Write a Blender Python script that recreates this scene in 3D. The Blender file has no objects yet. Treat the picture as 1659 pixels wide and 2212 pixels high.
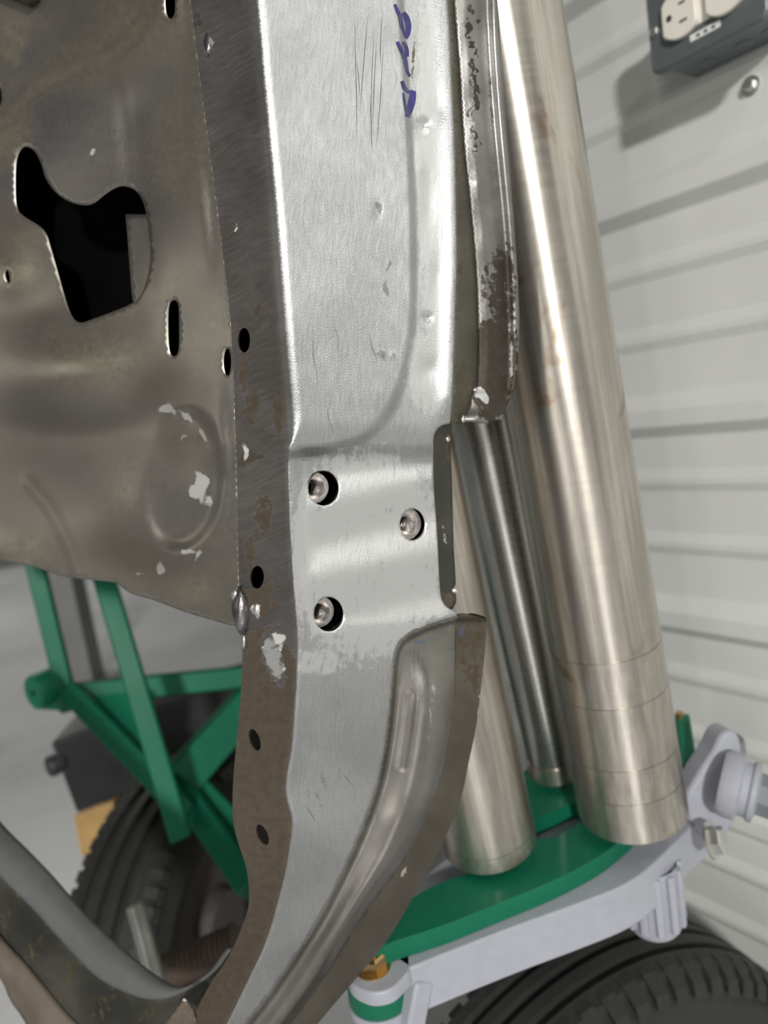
import bpy, bmesh, math, random
import numpy as np
from mathutils import Vector, Matrix
from mathutils.geometry import delaunay_2d_cdt

sc = bpy.context.scene
COL = sc.collection
random.seed(3)
rs = np.random.default_rng(5)

# ------------------------------------------------------------------ camera
FPX = 1534.0                       # focal length in pixels of the 1659 x 2212 frame
RHO = math.atan(.15)               # roll
TH = math.atan(.143 * math.cos(RHO))   # pitch down
Fv = np.array([0, math.cos(TH), -math.sin(TH)])
_U0 = np.array([0, math.sin(TH), math.cos(TH)])
_R0 = np.array([1., 0, 0])
Rv = math.cos(RHO) * _R0 - math.sin(RHO) * _U0
Uv = math.sin(RHO) * _R0 + math.cos(RHO) * _U0
cam = bpy.data.cameras.new('camera')
camo = bpy.data.objects.new('camera', cam)
COL.objects.link(camo)
camo.matrix_world = Matrix(((Rv[0], Uv[0], -Fv[0], 0), (Rv[1], Uv[1], -Fv[1], 0), (Rv[2], Uv[2], -Fv[2], 0), (0, 0, 0, 1)))
cam.sensor_fit = 'VERTICAL'
cam.sensor_height = 36
cam.lens = FPX / 2212 * 36
cam.clip_start = .01
cam.dof.use_dof = True
cam.dof.focus_distance = .315
cam.dof.aperture_fstop = 6.6
sc.camera = camo

# ------------------------------------------------------------------ world, lights, exposure
w = bpy.data.worlds.new('world')
sc.world = w
w.use_nodes = True
w.node_tree.nodes['Background'].inputs[0].default_value = (.9, .95, 1, 1)
w.node_tree.nodes['Background'].inputs[1].default_value = .25
sc.view_settings.view_transform = 'Standard'
sc.view_settings.look = 'None'
sc.view_settings.exposure = 0
sc.view_settings.gamma = 1
sc.view_settings.use_curve_mapping = False


def area(name, loc, aim, sx, sy, power, color=(1, .985, .95), roll=0):
    l = bpy.data.lights.new(name, 'AREA')
    l.shape = 'RECTANGLE'
    l.size, l.size_y = sx, sy
    l.energy = power
    l.color = color
    o = bpy.data.objects.new(name, l)
    COL.objects.link(o)
    o.location = loc
    o.rotation_euler = (Vector(aim) - Vector(loc)).to_track_quat('-Z', 'Y').to_euler()
    return o


# shop lights on the ceiling: one bright lamp behind the photographer, long tubes along the room
area('key_lamp', (.02, -5.2, 2.0), (.2, .5, 0), .4, .3, 245)
area('tube_lamp', (-2.4, -4.6, 2.1), (-.4, 0, 0), .1, 2.4, 40, (1, 1, .93))
area('panel_fill', (-4.4, .35, .95), (-.1, .4, .1), 1.2, 1.2, 4.5, (1, .97, .90))  # unseen light, added so the inner panel reflects something bright
area('tube_lamp', (-2.9, 4.6, 2.1), (-2.9, 4.6, 0), .1, 2.4, 52, (1, 1, .95))
area('work_lamp', (.78, -.42, 1.25), (.1, .35, 0), .9, .07, 4, (1, 1, .9))
area('streak_fill', (-1.75, -2.6, .2), (.1, .4, 0), .3, 1.9, 10, (1, .97, .92))  # unseen upright light, added for long streaks on the tubes


# ------------------------------------------------------------------ helpers
def ray(x, y):
    return Fv + (x - 829.5) / FPX * Rv - (y - 1106) / FPX * Uv


def P(x, y, Z):                    # a point seen at (x, y), Z metres deep
    return ray(x, y) * Z


def PZ(x, y, z):                   # the point seen at (x, y) that lies at height z
    r = ray(x, y)
    return r * (z / r[2])


def Parr(x, y, Z):
    x, y, Z = map(np.asarray, (x, y, Z))
    return (Fv[None] + ((x - 829.5) / FPX)[:, None] * Rv[None] - ((y - 1106) / FPX)[:, None] * Uv[None]) * Z[:, None]


def tag(o, label=None, cat=None, group=None, kind=None):
    for k, v in (('label', label), ('category', cat), ('group', group), ('kind', kind)):
        if v:
            o[k] = v
    return o


def empty(name, loc, label, cat, group=None):
    o = bpy.data.objects.new(name, None)
    COL.objects.link(o)
    o.location = Vector(loc)
    o.empty_display_size = .02
    tag(o, label, cat, group)
    return o


def mesh(name, verts, faces, mat, parent=None, smooth=True, angle=None, uv=None, mask=None):
    me = bpy.data.meshes.new(name)
    off = np.zeros(3)
    if parent is not None:
        off = np.array(parent.matrix_basis.translation if parent.parent is None else
                       parent.matrix_basis.translation + parent.parent.matrix_basis.translation)
    v = [tuple(np.asarray(p, float) - off) for p in verts]
    me.from_pydata(v, [], [tuple(int(i) for i in f) for f in faces])
    if uv is not None:
        lay = me.uv_layers.new(name='UVMap')
        li = np.empty(len(me.loops), int)
        me.loops.foreach_get('vertex_index', li)
        lay.data.foreach_set('uv', np.asarray(uv, float)[li].ravel())
    if mask is not None:
        a = me.attributes.new('mask', 'FLOAT_COLOR', 'POINT')
        m4 = np.ones((len(v), 4))
        m4[:, :3] = mask
        a.data.foreach_set('color', m4.ravel())
    me.materials.append(mat)
    if smooth:
        me.polygons.foreach_set('use_smooth', [True] * len(me.polygons))
        if angle:
            me.set_sharp_from_angle(angle=math.radians(angle))
    me.update()
    o = bpy.data.objects.new(name, me)
    COL.objects.link(o)
    if parent is not None:
        o.parent = parent
    return o


def fixnormals(o):
    bm = bmesh.new()
    bm.from_mesh(o.data)
    bmesh.ops.recalc_face_normals(bm, faces=bm.faces)
    bm.to_mesh(o.data)
    bm.free()
    return o


def solid(o, t, off=-1):
    m = o.modifiers.new('thickness', 'SOLIDIFY')
    m.thickness = t
    m.offset = off
    return o


def bevel(o, wd, seg=2):
    m = o.modifiers.new('bevel', 'BEVEL')
    m.width = wd
    m.segments = seg
    m.limit_method = 'ANGLE'
    m.angle_limit = math.radians(40)
    return o


# --- 2D curves
def cr(pts, n=12, closed=False):
    p = np.array(pts, float)
    if closed:
        p = np.vstack([p[-1], p, p[0], p[1]])
    else:
        p = np.vstack([2 * p[0] - p[1], p, 2 * p[-1] - p[-2]])
    out = []
    t = np.linspace(0, 1, n, endpoint=False)[:, None]
    for i in range(1, len(p) - 2):
        a, b, c, d = p[i - 1], p[i], p[i + 1], p[i + 2]
        out.append(.5 * (2 * b + (c - a) * t + (2 * a - 5 * b + 4 * c - d) * t ** 2 + (3 * b - a - 3 * c + d) * t ** 3))
    out = np.vstack(out)
    if not closed:
        out = np.vstack([out, p[-2]])
    return out


def resample(p, sp, closed=False):
    p = np.asarray(p, float)
    if closed:
        p = np.vstack([p, p[0]])
    s = np.r_[0, np.cumsum(np.hypot(*np.diff(p, axis=0).T))]
    n = max(2, int(round(s[-1] / sp)) + 1)
    t = np.linspace(0, s[-1], n)
    q = np.stack([np.interp(t, s, p[:, 0]), np.interp(t, s, p[:, 1])], 1)
    return q[:-1] if closed else q


def xof(pts):                      # x as a smooth function of y
    c = cr(pts, 16)
    o = np.argsort(c[:, 1])
    cy, cx = c[o, 1], c[o, 0]
    return lambda y: np.interp(y, cy, cx)


def inside(pts, poly):
    x, y = pts[:, 0], pts[:, 1]
    res = np.zeros(len(pts), bool)
    n = len(poly)
    for i in range(n):
        x1, y1 = poly[i]
        x2, y2 = poly[(i + 1) % n]
        if y1 == y2:
            continue
        c = (y1 > y) != (y2 > y)
        res ^= c & (x < (x2 - x1) * (y - y1) / (y2 - y1) + x1)
    return res


def distline(pts, line):
    best = np.full(len(pts), 1e9)
    for a, b in zip(line[:-1], line[1:]):
        ab = b - a
        L = ab @ ab + 1e-9
        t = np.clip(((pts - a) @ ab) / L, 0, 1)
        dd = np.hypot(*(pts - a - t[:, None] * ab).T)
        best = np.minimum(best, dd)
    return best


def sstep(a, b, x):
    t = np.clip((x - a) / (b - a), 0, 1)
    return t * t * (3 - 2 * t)


def ell(cx, cy, rx, ry, tilt=0, n=28):
    t = np.linspace(0, 2 * np.pi, n, endpoint=False)
    c, s = math.cos(tilt), math.sin(tilt)
    ex, ey = rx * np.cos(t), ry * np.sin(t)
    return np.stack([cx + ex * c - ey * s, cy + ex * s + ey * c], 1)


def blob(pts, cx, cy, rx, ry, tilt=0, hard=.5):
    c, s = math.cos(tilt), math.sin(tilt)
    wa = .32 * min(rx, ry) if max(rx, ry) < 60 else 0
    X, Y = pts[:, 0], pts[:, 1]
    dx = X - cx + wa * (np.sin(Y / 7.3 + cx) + .7 * np.sin(X / 5.1 + Y / 11. + cy))
    dy = Y - cy + wa * (np.sin(X / 6.7 + cy) + .7 * np.sin(Y / 5.9 - X / 9. + cx))
    u = (dx * c + dy * s) / rx
    v = (-dx * s + dy * c) / ry
    return 1 - sstep(hard, 1.3, np.hypot(u, v))


def sheet(name, outline, holes, dfn, sp, mat, parent, thick=.001, mask=None, hole_sp=None):
    """pressed sheet metal: outline and holes triangulated, every point pushed to its own depth"""
    ol = resample(outline, sp, True)
    hs = [resample(h, hole_sp or min(sp, 5), True) for h in holes]
    verts, edges = [], []
    allb = []
    for lp in [ol] + hs:
        k = len(verts)
        verts += [(p[0], -p[1]) for p in lp]
        edges += [(k + i, k + (i + 1) % len(lp)) for i in range(len(lp))]
        allb.append(np.vstack([lp, lp[:1]]))
    mn, mx = ol.min(0), ol.max(0)
    rows = []
    for j, y in enumerate(np.arange(mn[1], mx[1], sp * .87)):
        xs = np.arange(mn[0] + (sp / 2 if j % 2 else 0), mx[0], sp)
        rows.append(np.stack([xs, np.full(len(xs), y)], 1))
    g = np.vstack(rows)
    g = g[inside(g, ol)]
    for h in hs:
        g = g[~inside(g, h)]
    keep = np.ones(len(g), bool)
    for lp in allb:
        mn2, mx2 = lp.min(0) - sp, lp.max(0) + sp
        m = (g > mn2).all(1) & (g < mx2).all(1)
        dd = np.full(len(g), 1e9)
        dd[m] = distline(g[m], lp)
        keep &= dd > sp * .5
    g = g[keep]
    verts += [(p[0], -p[1]) for p in g]
    r = delaunay_2d_cdt([Vector(v) for v in verts], edges, [], 0, 1e-4)
    v2 = np.array([(p.x, -p.y) for p in r[0]])
    f = np.array([t for t in r[2]])
    cen = v2[f].mean(1)
    ok = inside(cen, ol)
    for h in hs:
        ok &= ~inside(cen, h)
    f = f[ok]
    used = np.unique(f)
    re = np.full(len(v2), -1)
    re[used] = np.arange(len(used))
    v2 = v2[used]
    f = re[f]
    Z = dfn(v2[:, 0], v2[:, 1])
    v3 = Parr(v2[:, 0], v2[:, 1], Z)
    mk = mask(v2) if mask else np.zeros((len(v2), 3))
    o = mesh(name, v3, f, mat, parent, uv=np.stack([v2[:, 0] / 1000, -v2[:, 1] / 1000], 1), mask=mk)
    if thick:
        solid(o, thick)
    return o


def lathe(name, prof, origin, axis, mat, parent, n=32, smooth=True, angle=35, cap0=False, cap1=False):
    """prof: (radius, distance along axis)"""
    ax = Vector(axis).normalized()
    t = ax.orthogonal().normalized()
    b = ax.cross(t)
    t, b, ax = map(np.array, (t, b, ax))
    o3 = np.array(origin, float)
    vs, fs = [], []
    for (r, s) in prof:
        for k in range(n):
            q = 2 * math.pi * k / n
            vs.append(o3 + ax * s + r * (math.cos(q) * t + math.sin(q) * b))
    m = len(prof)
    for i in range(m - 1):
        for k in range(n):
            k2 = (k + 1) % n
            fs.append((i * n + k, i * n + k2, (i + 1) * n + k2, (i + 1) * n + k))
    if cap0:
        fs.append(tuple(range(n - 1, -1, -1)))
    if cap1:
        fs.append(tuple((m - 1) * n + k for k in range(n)))
    u = [((k % n) / n, (k // n) * .05) for k in range(len(vs))]
    o = mesh(name, vs, fs, mat, parent, smooth=smooth, angle=angle, uv=u)
    return fixnormals(o)


def extrude(name, top, down, mat, parent, bev=0, holes=None):
    """a plate: polygon of 3D points moved by the vector down"""
    bm = bmesh.new()
    off = np.array(parent.matrix_basis.translation) if parent is not None else np.zeros(3)
    a = [bm.verts.new(Vector(np.array(p) - off)) for p in top]
    b = [bm.verts.new(Vector(np.array(p) - off + np.array(down))) for p in top]
    n = len(a)
    for i in range(n):
        bm.faces.new((a[i], a[(i + 1) % n], b[(i + 1) % n], b[i]))
    if not holes:
        bm.faces.new(a[::-1])
        bm.faces.new(b)
    else:
        for src in (0, 1):
            dv = np.array(down) * src
            ring = [a, b][src]
            es = [bm.edges.get((ring[i], ring[(i + 1) % n])) for i in range(n)]
            for hi, h in enumerate(holes):
                hv = [bm.verts.new(Vector(np.array(p) - off + dv)) for p in h]
                es += [bm.edges.new((hv[i], hv[(i + 1) % len(hv)])) for i in range(len(hv))]
                holes_v.setdefault((name, hi), []).append(hv)
            bmesh.ops.triangle_fill(bm, edges=es, use_beauty=True)
        for hi in range(len(holes)):
            h0, h1 = holes_v.pop((name, hi))
            for i in range(len(h0)):
                j = (i + 1) % len(h0)
                bm.faces.new((h0[i], h0[j], h1[j], h1[i]))
    bmesh.ops.recalc_face_normals(bm, faces=bm.faces)
    me = bpy.data.meshes.new(name)
    bm.to_mesh(me)
    bm.free()
    me.materials.append(mat)
    me.polygons.foreach_set('use_smooth', [True] * len(me.polygons))
    me.set_sharp_from_angle(angle=math.radians(30))
    o = bpy.data.objects.new(name, me)
    COL.objects.link(o)
    if parent is not None:
        o.parent = parent
    if bev:
        bevel(o, bev)
    return o


holes_v = {}


def bar(name, p0, p1, wd, ht, mat, parent, up=(0, 0, 1), bev=.002):
    p0, p1 = np.array(p0), np.array(p1)
    ax = (p1 - p0) / np.linalg.norm(p1 - p0)
    sd = np.cross(ax, up)
    sd /= np.linalg.norm(sd)
    u2 = np.cross(sd, ax)
    q = [p0 + sd * i * wd / 2 + u2 * j * ht / 2 for i, j in ((-1, -1), (1, -1), (1, 1), (-1, 1))]
    return extrude(name, q, p1 - p0, mat, parent, bev)


def hexbolt(name, c, axis, r, h, mat, parent, shank=0):
    prof = [(0.0001, h), (r * .8, h), (r, h * .86), (r, 0), (r * 1.25, 0), (r * 1.25, -h * .2), (r * .55, -h * .2)]
    o = lathe(name, prof[1:4], c, axis, mat, parent, n=6, smooth=False, cap0=True, cap1=True)
    wsh = lathe('washer', [(r * .5, .0), (r * 1.3, 0), (r * 1.3, -h * .22), (r * .5, -h * .22)], c, axis, mat, o, n=24)
    return o


# ------------------------------------------------------------------ materials
class NT:
    def __init__(s, name):
        s.m = bpy.data.materials.new(name)
        s.m.use_nodes = True
        s.t = s.m.node_tree
        s.b = s.t.nodes['Principled BSDF']

    def n(s, typ, ins=None, **kw):
        nd = s.t.nodes.new(typ)
        for k, v in kw.items():
            setattr(nd, k, v)
        for k, v in (ins or {}).items():
            s.put(nd.inputs[k], v)
        return nd

    def put(s, sock, v):
        if isinstance(v, bpy.types.NodeSocket):
            s.t.links.new(v, sock)
        else:
            if isinstance(v, (tuple, list)) and sock.type == 'RGBA' and len(v) == 3:
                v = (*v, 1)
            sock.default_value = v

    def set(s, **kw):
        for k, v in kw.items():
            s.put(s.b.inputs[k.replace('_', ' ')], v)

    def math(s, op, a, b=0., c=None, clamp=False):
        nd = s.n('ShaderNodeMath', operation=op, use_clamp=clamp)
        s.put(nd.inputs[0], a)
        s.put(nd.inputs[1], b)
        if c is not None:
            s.put(nd.inputs[2], c)
        return nd.outputs[0]

    def mix(s, f, a, b):
        nd = s.n('ShaderNodeMix', data_type='RGBA')
        s.put(nd.inputs['Factor'], f)
        s.put(nd.inputs['A'], a)
        s.put(nd.inputs['B'], b)
        for i in nd.inputs:
            pass
        s.put([i for i in nd.inputs if i.name == 'A' and i.type == 'RGBA'][0], a)
        s.put([i for i in nd.inputs if i.name == 'B' and i.type == 'RGBA'][0], b)
        return [o for o in nd.outputs if o.type == 'RGBA'][0]

    def ramp(s, x, a, b, lo=0., hi=1.):
        nd = s.n('ShaderNodeMapRange', interpolation_type='SMOOTHSTEP')
        s.put(nd.inputs['Value'], x)
        nd.inputs['From Min'].default_value = a
        nd.inputs['From Max'].default_value = b
        nd.inputs['To Min'].default_value = lo
        nd.inputs['To Max'].default_value = hi
        return nd.outputs['Result']

    def noise(s, vec, scale, detail=3., rough=.55, dist=0.):
        nd = s.n('ShaderNodeTexNoise')
        if vec is not None:
            s.put(nd.inputs['Vector'], vec)
        nd.inputs['Scale'].default_value = scale
        nd.inputs['Detail'].default_value = detail
        nd.inputs['Roughness'].default_value = rough
        nd.inputs['Distortion'].default_value = dist
        return nd.outputs['Fac'], nd.outputs['Color']


def srgb(r, g, b):
    f = lambda c: (c / 255 / 12.92) if c / 255 <= .04045 else ((c / 255 + .055) / 1.055) ** 2.4
    return (f(r), f(g), f(b))


def plain(name, col, rough=.5, metal=0., bump=0., bscale=60, var=.08, spec=.5, coat=0.):
    k = NT(name)
    tc = k.n('ShaderNodeTexCoord').outputs['Object']
    f, c = k.noise(tc, bscale, 4)
    f2, _ = k.noise(tc, 7, 3)
    dark = tuple(x * (1 - 2 * var) for x in col)
    lite = tuple(min(1, x * (1 + var)) for x in col)
    k.set(Base_Color=k.mix(k.ramp(k.math('ADD', k.math('MULTIPLY', f, .5), k.math('MULTIPLY', f2, .5)), .3, .7), dark, lite),
          Metallic=metal, Roughness=k.ramp(f2, .3, .7, rough * .88, rough * 1.1))
    k.b.inputs['Specular IOR Level'].default_value = spec
    if coat:
        k.b.inputs['Coat Weight'].default_value = coat
        k.b.inputs['Coat Roughness'].default_value = .12
    if bump:
        bn = k.n('ShaderNodeBump', {'Height': f, 'Strength': bump, 'Distance': .002})
        k.set(Normal=bn.outputs[0])
    return k.m


def metal_sheet(name, base, base2, brown, rough=.4, metal=.9, aniso=0., brush=(90, 9, 0), brush_amt=.12,
                grain=.15, blot=6., brown_rough=.55, tint=None, dirt_shade=(.05, .045, .04), scratch=0., polish_glint=(.62, .62, .62), soft=False, polish_matt=.15, bump=.5):
    k = NT(name)
    uv = k.n('ShaderNodeUVMap', uv_map='UVMap').outputs[0]
    at = k.n('ShaderNodeVertexColor', layer_name='mask') if False else k.n('ShaderNodeAttribute', attribute_name='mask')
    sep = k.n('ShaderNodeSeparateColor', {'Color': at.outputs['Color']})
    # wavering brush direction
    wob = k.noise(uv, 7, 2)[1]
    wobv = k.n('ShaderNodeVectorMath', {0: wob}, operation='SUBTRACT')
    wobv.inputs[1].default_value = (.5, .5, .5)
    sc_ = k.n('ShaderNodeVectorMath', {0: wobv.outputs[0]}, operation='SCALE')
    sc_.inputs['Scale'].default_value = .05
    add = k.n('ShaderNodeVectorMath', {0: uv, 1: sc_.outputs[0]}, operation='ADD')
    mp = k.n('ShaderNodeMapping', {'Vector': add.outputs[0]}, vector_type='TEXTURE')
    mp.inputs['Rotation'].default_value = (0, 0, math.radians(brush[2]))
    mp.inputs['Scale'].default_value = (1 / brush[0], 1 / brush[1], 1)
    b1, _ = k.noise(mp.outputs[0], 4, 4, .7)
    g1, _ = k.noise(uv, 330, 2, .6)
    bl, blc = k.noise(uv, blot, 5, .6, .3)
    edge, _ = k.noise(uv, 55, 4, .65)
    edge2, _ = k.noise(mp.outputs[0], 1.6, 3, .6)
    col = k.mix(k.ramp(bl, .35, .68), base, base2)
    if tint:
        t2, _ = k.noise(uv, blot * .7, 3, .5, .6)
        col = k.mix(k.ramp(t2, .45, .7, 0, .75), col, tint)
    val = k.math('ADD', k.math('MULTIPLY', k.math('SUBTRACT', b1, .5), brush_amt * 3), 1.)
    val = k.math('ADD', val, k.math('MULTIPLY', k.math('SUBTRACT', g1, .5), grain))
    hsv = k.n('ShaderNodeHueSaturation', {'Color': col, 'Value': val})
    col = hsv.outputs[0]
    e = k.math('ADD', k.math('MULTIPLY', k.math('SUBTRACT', edge, .5), 1.1), k.math('MULTIPLY', k.math('SUBTRACT', edge2, .5), .9))
    mb = k.ramp(k.math('ADD', sep.outputs[0], k.math('MULTIPLY', e, sep.outputs[0] and 1.)), .42, .62)
    mb = k.math('MULTIPLY', mb, k.ramp(sep.outputs[0], .02, .2))
    if soft:
        mb = k.math('MULTIPLY', sep.outputs[0], k.ramp(bl, .25, .6, .5, 1.))
    md = k.ramp(k.math('ADD', sep.outputs[1], e), .45, .75)
    md = k.math('MULTIPLY', md, k.ramp(sep.outputs[1], .02, .2))
    if soft:
        md = k.math('MULTIPLY', sep.outputs[1], k.ramp(bl, .2, .6, .4, 1.))
    mpz = k.ramp(k.math('ADD', sep.outputs[2], e), .4, .7)
    mpz = k.math('MULTIPLY', mpz, k.ramp(sep.outputs[2], .02, .2))
    brn = k.mix(k.ramp(edge, .35, .65), brown, tuple(c * .78 for c in brown))
    col = k.mix(mb, col, brn)
    col = k.mix(mpz, col, polish_glint)
    col = k.mix(k.math('MULTIPLY', md, .85), col, dirt_shade)
    if scratch:
        for rot, sx, sy, th in ((4, 60, 1.6, .74), (-9, 75, 3, .755), (38, 40, 3, .77)):
            m2 = k.n('ShaderNodeMapping', {'Vector': add.outputs[0]}, vector_type='TEXTURE')
            m2.inputs['Rotation'].default_value = (0, 0, math.radians(rot))
            m2.inputs['Scale'].default_value = (1 / sx, 1 / sy, 1)
            s1, _ = k.noise(m2.outputs[0], 1.8, 1.5, .5)
            col = k.mix(k.math('MULTIPLY', k.ramp(s1, th, th + .04), scratch), col, (.12, .12, .125))
    met = k.math('SUBTRACT', metal, k.math('MULTIPLY', k.math('MAXIMUM', k.math('MULTIPLY', mb, 0. if soft else 1.), k.math('MULTIPLY', md, .4 if soft else 1.)), metal * .6))
    met = k.math('SUBTRACT', met, k.math('MULTIPLY', mpz, polish_matt), clamp=True)
    rg = k.math('ADD', k.math('MULTIPLY', k.math('SUBTRACT', b1, .5), .25), rough)
    rg = k.math('ADD', rg, k.math('MULTIPLY', mb, brown_rough - rough))
    rg = k.math('SUBTRACT', rg, k.math('MULTIPLY', mpz, .05), clamp=True)
    k.set(Base_Color=col, Metallic=met, Roughness=rg)
    if aniso:
        tg = k.n('ShaderNodeTangent', direction_type='UV_MAP', uv_map='UVMap')
        k.set(Anisotropic=aniso, Tangent=tg.outputs[0])
    h = k.math('ADD', k.math('MULTIPLY', b1, brush_amt * 4), k.math('MULTIPLY', g1, grain))
    bn = k.n('ShaderNodeBump', {'Height': h, 'Strength': bump, 'Distance': .00022})
    k.set(Normal=bn.outputs[0])
    return k.m


def wall_paint():
    k = NT('wall paint')
    tc = k.n('ShaderNodeTexCoord').outputs['Object']
    f, _ = k.noise(tc, 9, 4)
    g, _ = k.noise(tc, 160, 3)
    s, _ = k.noise(tc, 30, 2)
    col = k.mix(k.ramp(f, .3, .7), (.66, .67, .645), (.70, .71, .685))
    col = k.mix(k.ramp(s, .74, .8, 0, .35), col, (.35, .33, .28))
    bn = k.n('ShaderNodeBump', {'Height': g, 'Strength': .08, 'Distance': .002})
    k.set(Base_Color=col, Roughness=.42, Normal=bn.outputs[0])
    return k.m


def floor_mat():
    k = NT('sealed concrete')
    tc = k.n('ShaderNodeTexCoord').outputs['Object']
    f, _ = k.noise(tc, 1.4, 5)
    g, _ = k.noise(tc, 40, 4)
    k.set(Base_Color=k.mix(k.ramp(k.math('ADD', k.math('MULTIPLY', f, .7), k.math('MULTIPLY', g, .3)), .3, .7), (.50, .50, .505), (.62, .62, .625)),
          Roughness=k.ramp(f, .3, .7, .22, .36))
    return k.m


def tube_metal(name, base, brown, rough, spots):
    k = NT(name)
    tc = k.n('ShaderNodeTexCoord').outputs['Object']
    mp = k.n('ShaderNodeMapping', {'Vector': tc})
    mp.inputs['Scale'].default_value = (1, 1, 14)
    a, _ = k.noise(mp.outputs[0], 26, 4, .65)
    mp2 = k.n('ShaderNodeMapping', {'Vector': tc})
    mp2.inputs['Scale'].default_value = (3, 3, .6)
    b, _ = k.noise(mp2.outputs[0], 9, 4, .6, .4)
    uvm = k.n('ShaderNodeMapping', {'Vector': k.n('ShaderNodeUVMap', uv_map='UVMap').outputs[0]})
    uvm.inputs['Scale'].default_value = (2.2, .8, 1)
    ln, _ = k.noise(uvm.outputs[0], 26, 4, .6)  # lengthwise colour streaks imitate reflections along the tube
    col = k.mix(k.ramp(k.math('ADD', k.math('MULTIPLY', b, .5), k.math('MULTIPLY', ln, .5)), .4, .6), base, tuple(c * .7 for c in base))
    col = k.mix(k.ramp(k.noise(tc, 16, 4, .6, .7)[0], spots, spots + .09, 0, .8), col, brown)
    hs = k.n('ShaderNodeHueSaturation', {'Color': col, 'Value': k.math('ADD', k.math('MULTIPLY', k.math('SUBTRACT', a, .5), .14), 1.)})
    bn = k.n('ShaderNodeBump', {'Height': k.math('ADD', a, k.math('MULTIPLY', b, 2)), 'Strength': .012, 'Distance': .0006})
    tg = k.n('ShaderNodeTangent', direction_type='UV_MAP', uv_map='UVMap')
    k.set(Base_Color=hs.outputs[0], Metallic=.92, Roughness=k.ramp(a, .3, .7, rough * .96, rough * 1.05), Normal=bn.outputs[0], Anisotropic=.75, Tangent=tg.outputs[0])
    k.b.inputs['Anisotropic Rotation'].default_value = .25
    return k.m


BROWN = srgb(107, 96, 83)
M = {}
M['face'] = metal_sheet('brushed bare steel', (.425, .43, .435), (.50, .505, .51), BROWN, rough=.40, metal=.9, aniso=.8,
                        brush=(50, 5, -3), brush_amt=.15, grain=.7, scratch=.55, dirt_shade=(.2, .19, .175))
M['flange'] = metal_sheet('scoured dark steel', (.28, .265, .255), (.39, .37, .36), BROWN, rough=.42, metal=.9, bump=.6, polish_glint=(.75, .74, .72), polish_matt=.3,
                          brush=(5, 42, 27), brush_amt=.24, grain=.14, brown_rough=.6)
M['panel'] = metal_sheet('tinted inner steel', (.36, .33, .30), (.47, .435, .37), (.62, .56, .42), rough=.37, brown_rough=.39, soft=True, dirt_shade=(.10, .078, .062), metal=.9,
                         brush=(40, 16, 8), brush_amt=.025, grain=.12, blot=3.4, tint=(.30, .285, .31), polish_glint=(.62, .62, .6), polish_matt=.5)
M['channel'] = metal_sheet('heat tinted steel', (.24, .225, .205), (.33, .315, .295), srgb(96, 85, 64), rough=.33, metal=.92,
                           brush=(60, 6, 3), brush_amt=.06, grain=.1, polish_glint=(.6, .6, .59), dirt_shade=(.08, .10, .17))
M['rebate'] = metal_sheet('olive oxide steel', (.12, .115, .09), (.17, .16, .13), srgb(92, 85, 66), rough=.5, metal=.7,
                          brush=(60, 8, 0), brush_amt=.06, grain=.1)
M['pitted'] = metal_sheet('pitted steel', (.24, .23, .22), (.34, .33, .32), srgb(66, 58, 50), rough=.42, metal=.92,
                          brush=(50, 20, 25), brush_amt=.08, grain=.12, polish_glint=(.5, .5, .49))
M['dark'] = plain('cavity shade black', (.004, .004, .004), .9, 0, spec=0.)  # near-black colour stands in for the shade inside hollows
M['plate'] = metal_sheet('dark back plate', (.075, .073, .062), (.13, .125, .105), BROWN, rough=.45, metal=.8, brush_amt=.04, grain=.1)
M['nut'] = plain('oily nut steel', (.78, .73, .70), .34, .9, .2, 300, .2)
M['collar'] = plain('collar shade black', (.006, .006, .006), .7, 0, spec=.2)  # hole wall coloured black in place of the shade in it
M['weld'] = plain('weld bead', (.36, .34, .36), .3, .95, .3, 120, .2)
M['tubeA'] = tube_metal('mill steel tube', (.62, .575, .51), (.36, .25, .17), .34, .585)
M['tubeB'] = tube_metal('zinc steel tube', (.50, .50, .475), (.36, .32, .27), .27, .66)
M['green'] = plain('green enamel', srgb(12, 106, 78), .55, 0, .05, 90, .06, .3, .08)
M['grey'] = plain('grey enamel', srgb(168, 170, 180), .42, 0, .04, 120, .04, .5)
M['greydk'] = plain('darker grey enamel', srgb(120, 124, 128), .45, 0, .04, 120, .05)
M['rubber'] = plain('tyre rubber', (.030, .029, .027), .62, 0, .1, 200, .15, .4)
M['rubberdk'] = plain('tyre groove rubber', (.012, .012, .012), .8)
M['zinc'] = plain('zinc hardware', (.72, .72, .69), .36, .9)
M['brass'] = plain('yellow zinc', (.68, .47, .22), .28, 1)
M['box'] = plain('grey cast box', srgb(105, 112, 114), .42, .3, .05, 140, .05)
M['ivory'] = plain('ivory plastic', srgb(236, 231, 220), .35, 0, 0, 60, .02)
M['slot'] = plain('slot black', (.04, .035, .025), .7)
M['black'] = plain('black plastic', (.035, .035, .037), .5)
M['wood'] = plain('raw wood', srgb(205, 168, 110), .6, 0, .1, 30, .1)
M['ink'] = plain('violet marker ink', srgb(66, 62, 128), .35, .2, 0, 300, .2)
M['sticker'] = plain('sticker', srgb(230, 230, 226), .4)
M['rim'] = plain('dull brown rim', (.085, .072, .068), .6)
M['hose'] = plain('brown rubber', srgb(92, 78, 70), .55)
M['wall'] = wall_paint()
M['floor'] = floor_mat()
M['dimmed'] = plain('white ceiling', (.16, .16, .16), .7)  # grey, darkened to cut light bouncing off the unseen ceiling
M['shopwall'] = plain('grey shop wall', (.2, .195, .19), .7)
M['column'] = plain('grey column paint', (.26, .26, .255), .5)
M['arch'] = plain('grey primer', srgb(96, 97, 97), .6, 0., .05, 60, .08)
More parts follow.
